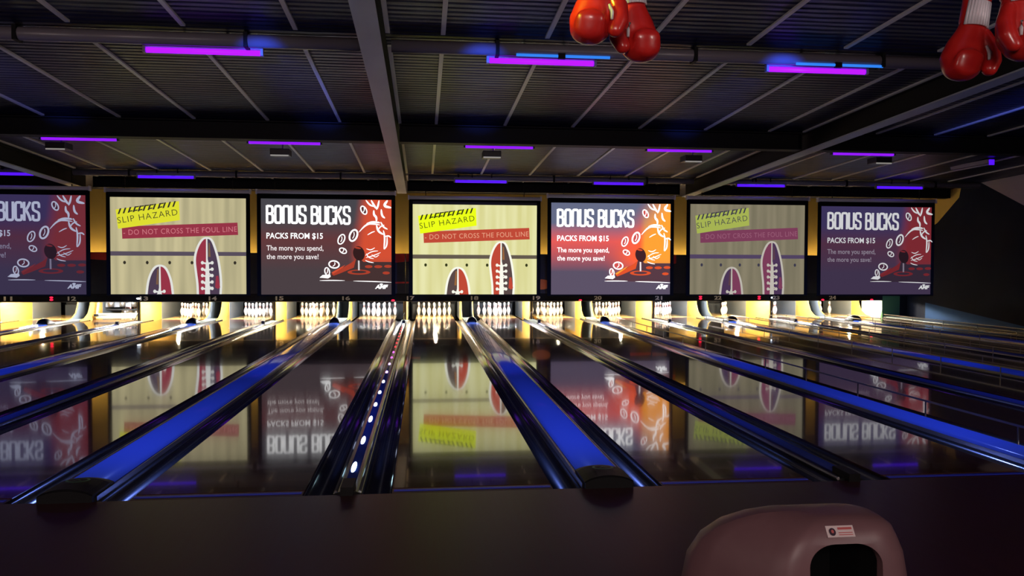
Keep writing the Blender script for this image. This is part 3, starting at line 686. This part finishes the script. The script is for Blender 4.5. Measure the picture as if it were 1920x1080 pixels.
def draw_slip(p):
    p.poly([(70,150),(1230,150),(1230,990),(70,990)], 0)
    p.poly([(70,618),(1230,620),(1230,654),(70,656)], 1)
    for cx in (188,380,571,762,1133): p.ellipse(cx, 715, 12, 15, 4)
    p.poly([(168,404),(1157,362),(1162,470),(172,510)], 2)
    p.text('- DO NOT CROSS THE FOUL LINE', (182,478), (1152,442), 46, 6, 0.0, 0, 1.1)
    p.poly([(118,258),(655,180),(662,345),(137,424)], 3)
    for k in range(12):
        x, y = 135+42*k, 298-6.1*k
        p.poly([(x,y),(x+15,y-2),(x+33,y-52),(x+18,y-50)], 4, k == 0)
        if k in (2,3,4,6,8): p.poly([(x+10,y-8),(x+40,y-13),(x+44,y-24),(x+14,y-18)], 4, False)
        if k in (3,4,5,6,8): p.poly([(x+22,y-40),(x+54,y-45),(x+56,y-54),(x+24,y-50)], 4, False)
    p.text('SLIP HAZARD', (137,378), (645,300), 52, 4, -0.008, 0, 1.15)
    def shoe(cx, top, prof_, flip):
        L = [(cx+a_, y) for a_, b_, y in prof_]; Rr = [(cx+b_, y) for a_, b_, y in prof_]
        out = chaikin(L[::-1]+[(cx, top)]+Rr, 2)
        p.poly(out, 5)
        k = 20
        inn = [(cx+a_+k if a_ < 0 else a_, y) for a_, b_, y in prof_]
        Li = [(cx+a_+k, max(y, top+k*1.4)) for a_, b_, y in prof_]; Ri = [(cx+b_-k, max(y, top+k*1.4)) for a_, b_, y in prof_]
        lp = chaikin(Li[::-1]+[(cx-4, top+20)], 2)+[(cx-4, 990)]; rp = chaikin(Ri[::-1]+[(cx+4, top+20)], 2)+[(cx+4, 990)]
        p.poly(lp, 7 if flip else 2); p.poly(rp, 2 if flip else 7, False)
        p.poly([(cx-6,top+18),(cx+6,top+18),(cx+9,990),(cx-9,990)], 5)
    def laces(cx, y0, n, dy, w):
        p.poly([(cx-14,y0+10),(cx,y0-45),(cx+14,y0+10),(cx+22,990),(cx-22,990)], 5)
        for k in range(n):
            y = y0+dy*k
            if y > 985: break
            p.stroke([(cx-w,y),(cx,y+8),(cx+w,y)], 15, 5, 1)
            p.ellipse(cx-w,y,13,15,5); p.ellipse(cx+w,y,13,15,5,up=False)
            if k % 2 and y+dy < 985: p.stroke([(cx-w,y),(cx+w,y+dy)], 10, 5, 0)
    shoe(488, 728, [(-50,52,745),(-85,82,800),(-112,108,880),(-125,120,990)], True); laces(484, 965, 2, 40, 40)
    p.poly([(466,772),(478,772),(476,905),(455,905)], 8)
    shoe(892, 485, [(-50,52,505),(-92,80,580),(-118,108,680),(-105,126,800),(-92,132,900),(-90,126,990)], False)
    p.poly([(908,540),(918,545),(925,665),(905,662)], 8); p.poly([(970,830),(990,828),(1005,930),(985,945),(962,930)], 2)
    laces(896, 715, 6, 56, 42)

def mats_bonus(top, mid, bot, z1, z2, white, soft, dark, k=1.0, kt=1.0, g0=0.66, gw=0.13):
    return [promo_ground(top, mid, bot, z1, z2, k, g0, gw),
            emis('promo_glow', lin(*z1), k), emis('promo_console', lin(*dark), k), emis('promo_red', lin(*z1), k*0.7), emis('promo_black', lin(dark[0]*.75,dark[1]*.6,dark[2]*.6), k), emis('promo_white', lin(*white), kt),
            emis('promo_orange', lin(*z2), k), emis('promo_cream', lin(*soft), k*0.9), emis('promo_coin', lin(*mid), k*0.8), emis('promo_soft', lin(*soft), kt)]
def mats_slip(w1, w2, line, red, yel, black, white, redtext, shoe, brown, k=1.0):
    return [emis_ramp('floor_picture', 0, [(0.3, lin(*w1)), (0.7, lin(*w2))], k, 1), emis('line_grey', lin(*line), k), emis('band_red', lin(*red), k), emis('label_yellow', lin(*yel), k), emis('print_black', lin(*black), k), emis('lace_white', lin(*white), k), emis('band_text', lin(*redtext), k), emis('shoe_dark', lin(*shoe), k), emis('shoe_brown', lin(*brown), k)]
PB = (150,1365,90,990); PS = (70,1230,150,990)
screen(-10.72, -7.785, 3.015, 0.81, 'dim purple promotion screen cut off by the left edge', draw_bonus, mats_bonus((55,46,85),(78,44,64),(58,50,76),(120,46,58),(112,44,54),(165,170,195),(120,115,140),(52,42,62)), PB)
screen(-7.265, -4.325, 2.985, 0.815, 'dull beige screen with slip hazard label and bowling shoes, second from the left', draw_slip, mats_slip((172,164,128),(200,190,148),(88,78,92),(150,52,70),(222,222,50),(52,48,40),(225,225,220),(205,120,130),(78,62,82),(120,90,70)), PS)
screen(-3.995, -1.058, 2.99, 0.805, 'promotion screen with white lettering and red corner, third from the left', draw_bonus, mats_bonus((72,70,76),(100,58,60),(75,64,68),(205,76,54),(212,80,52),(255,255,255),(222,214,214),(70,50,50),1.0,1.25), PB)
screen(-0.567, 2.34, 2.90, 0.805, 'bright pale yellow screen with slip hazard label and bowling shoes in the middle', draw_slip, mats_slip((212,208,142),(228,226,172),(98,88,76),(188,72,54),(232,250,24),(48,52,22),(246,246,232),(230,160,130),(88,72,70),(150,100,60),1.05), PS, band=0.07)
screen(2.685, 5.585, 2.975, 0.80, 'brightest promotion screen with orange and red glow, right of the middle', draw_bonus, mats_bonus((96,102,128),(222,88,84),(88,78,98),(255,96,52),(248,156,52),(255,255,255),(255,240,240),(84,56,66),1.12,1.6,0.42,0.34), PB)
screen(6.076, 8.968, 2.98, 0.80, 'dim mauve grey screen with slip hazard label and bowling shoes, second from the right', draw_slip, mats_slip((118,112,92),(136,128,106),(80,66,96),(122,60,88),(165,178,82),(58,56,74),(188,182,172),(150,92,116),(74,52,84),(90,62,72)), PS)
screen(9.395, 12.284, 2.965, 0.795, 'dim purple promotion screen, rightmost in the row', draw_bonus, mats_bonus((58,50,88),(78,46,66),(62,50,74),(132,44,52),(120,40,48),(205,205,208),(135,125,140),(50,38,52)), PB)

# ---------------------------------------------------------------- blacklight tubes, projectors
def uv(x, y, z, m, label, length=1.22):
    t = thing('blacklight_lamp', (x, y, z), label, 'blacklight lamp', 'violet blacklight tubes')
    MB().prism([(-0.05,0.085),(-0.03,0.035),(0.03,0.035),(0.05,0.085)], 'x', -length/2, length/2).build('body', M['uv_fix'], t)
    MB().tube([(-length/2+0.02,0,0),(length/2-0.02,0,0)], 0.030, 12).build('tube', m, t)
    for s_ in (-1, 1): MB().box(s_*length/2-0.014, s_*length/2+0.014, -0.03, 0.03, -0.03, 0.06).build('socket', M['uv_fix'], t)
    top = cz(y)-z
    for q in (-0.2, 0.25): MB().box(q-0.012, q+0.012, -0.012, 0.012, 0.08, top-0.002).build('hanger', M['beam_black'], t)
    return t
M['pipe_glow'] = mat('pipe_glow', (0.05,0.1,0.2), 0.4, emit=(0.025,0.22,0.88), es=1.0)  # glowing streaks stand in for blacklight shining on the pipes
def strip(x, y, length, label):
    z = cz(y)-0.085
    t = thing('pipe_glow_streak', (x, y-0.050, z-0.068), label, 'light streak', 'blue glow added under the pipes')
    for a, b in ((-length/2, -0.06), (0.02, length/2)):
        MB().tube([(a,0,0),(b,0,0)], 0.016, 8).build('tube', M['pipe_glow'], t)
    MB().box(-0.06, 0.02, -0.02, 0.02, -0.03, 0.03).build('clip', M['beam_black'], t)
strip(1.22, 3.68, 1.05, 'thin sky blue glow added under the near pipe, above the middle magenta tube')
strip(4.45, 3.68, 1.05, 'thin sky blue glow added under the near pipe, above the right magenta tube')
strip(-5.85, 13.56, 0.9, 'thin blue glow added under the far pipe, over the dull beige screen')
strip(1.15, 13.56, 0.9, 'thin blue glow added under the far pipe, over the bright pale yellow screen')
strip(7.95, 13.56, 0.9, 'thin blue glow added under the far pipe, over the dim mauve screen')
UX = {13: -5.99, 15: -2.67, 17: 1.0, 19: 4.25, 21: 7.74, 23: 11.28}
for n, x in UX.items():
    if n in (15, 17, 19): uv(x, 3.78, 3.765, M['uv1'], f'bright magenta blacklight tube nearest the viewer, above blue cover of lanes {WORD[n]} and {WORD[n+1]}')
    if n < 23: uv(x, 8.86, 3.56, M['uv2'], f'violet blacklight tube behind the deep cross beam, above blue cover of lanes {WORD[n]} and {WORD[n+1]}')
    if n != 15: uv(x, 13.38, 3.42, M['uv3'], f'blue violet blacklight tube close above the screens, over blue cover of lanes {WORD[n]} and {WORD[n+1]}')
uv(-9.35, 13.38, 3.44, M['uv3'], 'blue violet blacklight tube at the far left edge, close above the screens')
uv(-9.4, 8.86, 3.58, M['uv2'], 'violet blacklight tube outside the left edge, behind the deep cross beam')
t = thing('strip_light', (11.3, 10.8, cz(10.8)-0.10), 'unlit pale strip light lying along the ceiling at the upper right', 'lamp')
MB().prism([(-0.07,0.095),(-0.05,0.02),(0.05,0.02),(0.07,0.095)], 'y', -0.6, 0.6).build('body', mat('strip_body', (0.45,0.36,0.42), 0.5), t)
MB().tube([(0,-0.58,0),(0,0.58,0)], 0.018, 10).build('tube', mat('dead_tube', (0.55,0.48,0.52), 0.3), t)
v = MB(); v.box(-0.05, 0.05, -0.63, -0.6, -0.02, 0.09); v.build('end_socket', M['uv3'], t)
for i, (x, z) in enumerate(((-6.35,3.44),(-2.75,3.40),(0.87,3.43),(4.50,3.42),(8.12,3.45))):
    y = 8.95
    t = thing('projector', (x, y, z), f'black projector hanging under the ceiling, {["first","second","third","fourth","fifth"][i]} from the left', 'projector', 'hanging projectors')
    MB().box(-0.16, 0.16, -0.15, 0.15, -0.055, 0.055).build('case', M['proj'], t, bevel=0.012)
    MB().box(-0.15, 0.15, -0.152, -0.14, -0.075, -0.052).build('vent', M['proj_lens'], t)
    v = MB(); v.tube([(0.02,0.15,0.0),(0.02,0.19,0.0)], 0.035, 14); v.build('lens', M['black'], t)
    MB().tube([(0.03,0.0,0.05),(0.03,0.0,cz(y)-z-0.002)], 0.014, 8).build('mount', M['silver'], t)

# ---------------------------------------------------------------- boxing gloves
def remesh(balls, voxel, name, mats, parent, smooth=6):
    v = MB()
    for c, q in balls: v.sphere(c, *q)
    me = bpy.data.meshes.new('blob'); v.bm.to_mesh(me); v.bm.free()
    o = bpy.data.objects.new('blob', me); COL.objects.link(o)
    a = o.modifiers.new('r', 'REMESH'); a.mode = 'VOXEL'; a.voxel_size = voxel
    b = o.modifiers.new('s', 'SMOOTH'); b.iterations = smooth; b.factor = 0.5
    bpy.context.view_layer.update()
    m2 = bpy.data.meshes.new_from_object(o.evaluated_get(bpy.context.evaluated_depsgraph_get()))
    m2.name = name; m2.materials.clear()
    for m in (mats if isinstance(mats, (list, tuple)) else [mats]): m2.materials.append(m)
    for p in m2.polygons: p.use_smooth = True
    bpy.data.objects.remove(o); bpy.data.meshes.remove(me)
    k = bpy.data.objects.new(name, m2); COL.objects.link(k); k.parent = parent
    return k
def chain(pts, k=8):
    out = []
    for (a, ra), (b, rb) in zip(pts, pts[1:]):
        for i in range(k+1):
            t_ = i/k; c = [a[j]+(b[j]-a[j])*t_ for j in range(3)]; q = [ra[j]+(rb[j]-ra[j])*t_ for j in range(3)]
            out.append((c, q))
    return out
M['glove_red'] = noise_color(mat('glove_leather', rough=0.30, coat=0.25), (0.42,0.010,0.010), (0.52,0.018,0.014), 25, bump=0.25)
M['glove_white'] = mat('glove_white', (0.72,0.68,0.74), 0.4)
M['glove_palm'] = mat('glove_seam', (0.55,0.50,0.52), 0.5)
M['cord'] = mat('hanging_cord', (0.05,0.04,0.04), 0.7)
def glove(loc, side, rot, label):
    """hangs fist down, inner side towards the viewer; side +1 puts the thumb on the right"""
    s_ = side
    t = thing('boxing_glove', loc, label, 'boxing glove', 'hanging red boxing gloves'); t.rotation_euler = rot; t.scale = (1.02, 1.02, 1.02)
    remesh(chain([((0,0,-0.085),(.038,.032,.03)), ((0,0,-0.12),(.046,.040,.035)), ((-.006*s_,.004,-0.165),(.062,.050,.04)), ((-.012*s_,.004,-0.205),(.068,.054,.045)), ((-.016*s_,-.010,-0.235),(.060,.055,.040))])
           + chain([((-.018*s_,-.012,-0.245),(.054,.048,.034)), ((-.020*s_,-.045,-0.240),(.046,.026,.032)), ((-.018*s_,-.058,-0.212),(.044,.020,.026))]), 0.0055, 'mitt', M['glove_red'], t)
    remesh(chain([((.036*s_,-.010,-0.125),(.024,.024,.024)), ((.060*s_,-.022,-0.165),(.027,.027,.027)), ((.066*s_,-.034,-0.205),(.027,.027,.027)), ((.056*s_,-.044,-0.236),(.024,.024,.022))]), 0.005, 'thumb', M['glove_red'], t)
    MB().lathe([(0.036,-0.095),(0.041,-0.088),(0.041,-0.02),(0.044,0.0),(0.040,0.004),(0.034,-0.02),(0.032,-0.06)], 28).build('cuff', M['glove_red'], t)
    v = MB()
    for k in range(11):
        a0, a1 = R(-150+12*k), R(-150+12*(k+1))
        v.loft([[(q*cos(a), q*sin(a), z) for q, z in ((0.0405,-0.104),(0.0470,-0.104),(0.0435,-0.026),(0.0405,-0.026))] for a in (a0, a1)], smooth=True)
    v.build('cuff_label', M['glove_white'], t)
    v = MB(); v.lathe([(0.0425,-0.012),(0.0465,-0.008),(0.0465,0.002),(0.0425,0.006)], 28); v.build('trim', M['glove_white'], t)
    v = MB(); v.tube([(.030*s_,-.050,-0.168),(.040*s_,-.056,-0.190),(.042*s_,-.058,-0.212)], [.004,.006,.004], 8); v.build('thumb_strap', M['glove_palm'], t)
    return t
def cord(t, top):
    p = t.location
    mw = Matrix.LocRotScale(t.location, t.rotation_euler, t.scale).inverted()
    MB().tube([(0,0,-0.01), mw @ Vector((p.x, p.y, top))], 0.0035, 6).build('cord', M['cord'], t)
GP = [((0.208,-2.87,2.412),1,(0.05,R(6),R(-8)),'left boxing glove of the pair near the middle, lit yellow green on its left'),
      ((0.315,-2.75,2.392),-1,(0.0,R(-5),R(6)),'right boxing glove of the pair near the middle, with a white cuff label'),
      ((1.475,-2.77,2.358),1,(0.02,R(9),R(-6)),'left boxing glove of the pair in the top right corner, showing its white cuff label'),
      ((1.470,-2.94,2.385),-1,(0.02,R(-4),R(8)),'boxing glove cut by the right edge in the top right corner')]
for loc, sd, rot, lb in GP:
    g_ = glove(loc, sd, rot, lb); cord(g_, cz(-2.8)-0.003)

# ---------------------------------------------------------------- ball return hood at lower right
M['hood'] = noise_color(mat('hood_plastic', rough=0.42), (0.18,0.092,0.102), (0.21,0.11,0.12), 8)
t = thing('ball_return', (0.975, -2.45, 0), 'pale ball return hood with a dark opening at the lower right', 'ball return')
def rrect(hx, y0, y1, rad, n=7):
    pts = []
    for cx, cy, a0 in ((hx-rad, y1-rad, 0), (-hx+rad, y1-rad, 90), (-hx+rad, y0+rad, 180), (hx-rad, y0+rad, 270)):
        for k in range(n+1):
            a = R(a0+90*k/n); pts.append((cx+rad*cos(a), cy+rad*sin(a)))
    m_ = n+1   # the left front corner is a broad slanting face with a soft ridge
    a_, b_ = (-hx, y0+0.62*(y1-y0)), (-0.36*hx, y0)
    ch = [(a_[0]+(b_[0]-a_[0])*t_, a_[1]+(b_[1]-a_[1])*t_) for t_ in (0.0, 0.2, 0.4, 0.6, 0.78, 0.92)]
    ch += [(b_[0]+0.02*hx, b_[1]+0.004), (b_[0]+0.16*hx, b_[1])]
    pts[2*m_:3*m_] = ch[:m_]
    return pts
rings = []
for z, sx, y0, y1, off, rad in ((0.0,0.36,-0.33,0.12,-0.025,0.10),(0.10,0.36,-0.331,0.12,-0.024,0.10),(0.20,0.358,-0.333,0.12,-0.022,0.105),(0.30,0.355,-0.335,0.12,-0.02,0.11),(0.45,0.345,-0.335,0.10,-0.012,0.12),(0.53,0.325,-0.33,0.07,0.0,0.13),(0.585,0.29,-0.322,0.03,0.015,0.13),(0.62,0.25,-0.31,-0.02,0.035,0.11),(0.645,0.20,-0.29,-0.07,0.05,0.085),(0.658,0.14,-0.265,-0.12,0.06,0.06),(0.662,0.08,-0.24,-0.16,0.06,0.035)):
    rings.append([(x+off, y, z*0.966) for x, y in rrect(sx, y0, y1, rad)])
v = MB(); v.loft(rings)
bmesh.ops.recalc_face_normals(v.bm, faces=v.bm.faces)
me = bpy.data.meshes.new('shell'); v.bm.to_mesh(me); v.bm.free(); me.materials.append(M['hood'])
sh = bpy.data.objects.new('shell', me); COL.objects.link(sh)
def arch(cx, hw, z0, z1, rad, n=10):
    pts = [(cx-hw, z0), (cx+hw, z0)]
    for k in range(n+1): a = R(90*k/n); pts.append((cx+hw-rad+rad*cos(a), z1-rad*0.8+rad*0.8*sin(a)))
    for k in range(n+1): a = R(90+90*k/n); pts.append((cx-hw+rad+rad*cos(a), z1-rad*0.8+rad*0.8*sin(a)))
    return pts
cut = MB().prism(arch(0.070, 0.125, 0.14, 0.566, 0.09), 'y', -0.6, 0.02).build('cut', M['black'])
cut.data.materials.clear(); cut.data.materials.append(M['hood'])
bo = sh.modifiers.new('b', 'BOOLEAN'); bo.operation = 'DIFFERENCE'; bo.object = cut; bo.solver = 'EXACT'
bpy.context.view_layer.update()
m2 = bpy.data.meshes.new_from_object(sh.evaluated_get(bpy.context.evaluated_depsgraph_get()))
bpy.data.objects.remove(sh); bpy.data.objects.remove(cut); bpy.data.meshes.remove(me)
for p in m2.polygons: p.use_smooth = True
m2.set_sharp_from_angle(angle=R(42))
m2.name = 'shell'; sh = bpy.data.objects.new('shell', m2); COL.objects.link(sh); sh.parent = t
ar = arch(0.070, 0.123, 0.142, 0.564, 0.09)
v = MB(); v.loft([[(x, y, z) for x, z in ar] for y in (-0.30, 0.01)], cap=False); v.face([(x, 0.01, z) for x, z in ar])
tag(v.build('ball_mouth', M['matte_black'], t), 'dark lining of the ball opening')
v = MB()
ys_ = -0.318
def onst(a, b): # point on the sticker
    return (0.012+0.095*a, ys_+0.022*b, 0.588+0.031*b)
v.face([onst(0,0),onst(1,0),onst(1,1),onst(0,1)])
def rect(a0, a1, b0, b1, mi): v.face([Vector(onst(a, b))+Vector((0,-0.0015*mi,0)) for a, b in ((a0,b0),(a1,b0),(a1,b1),(a0,b1))], mi)
for b0 in (0.18, 0.36, 0.66): rect(0.42, 0.93, b0, b0+(0.20 if b0 > 0.5 else 0.07), 1)
v.face([Vector(onst(0.20+0.12*cos(2*pi*k/18), 0.5+0.34*sin(2*pi*k/18)))+Vector((0,-0.003,0)) for k in range(18)], 2)
v.face([Vector(onst(0.20+0.05*cos(2*pi*k/10), 0.55+0.16*sin(2*pi*k/10)))+Vector((0,-0.0045,0)) for k in range(10)], 1)
tag(v.build('warning_sticker', [mat('sticker_white', (0.75,0.62,0.62), 0.4), mat('sticker_red', (0.55,0.12,0.12), 0.4), mat('sticker_black', (0.04,0.02,0.04), 0.4)], t), 'small white and red warning sticker')
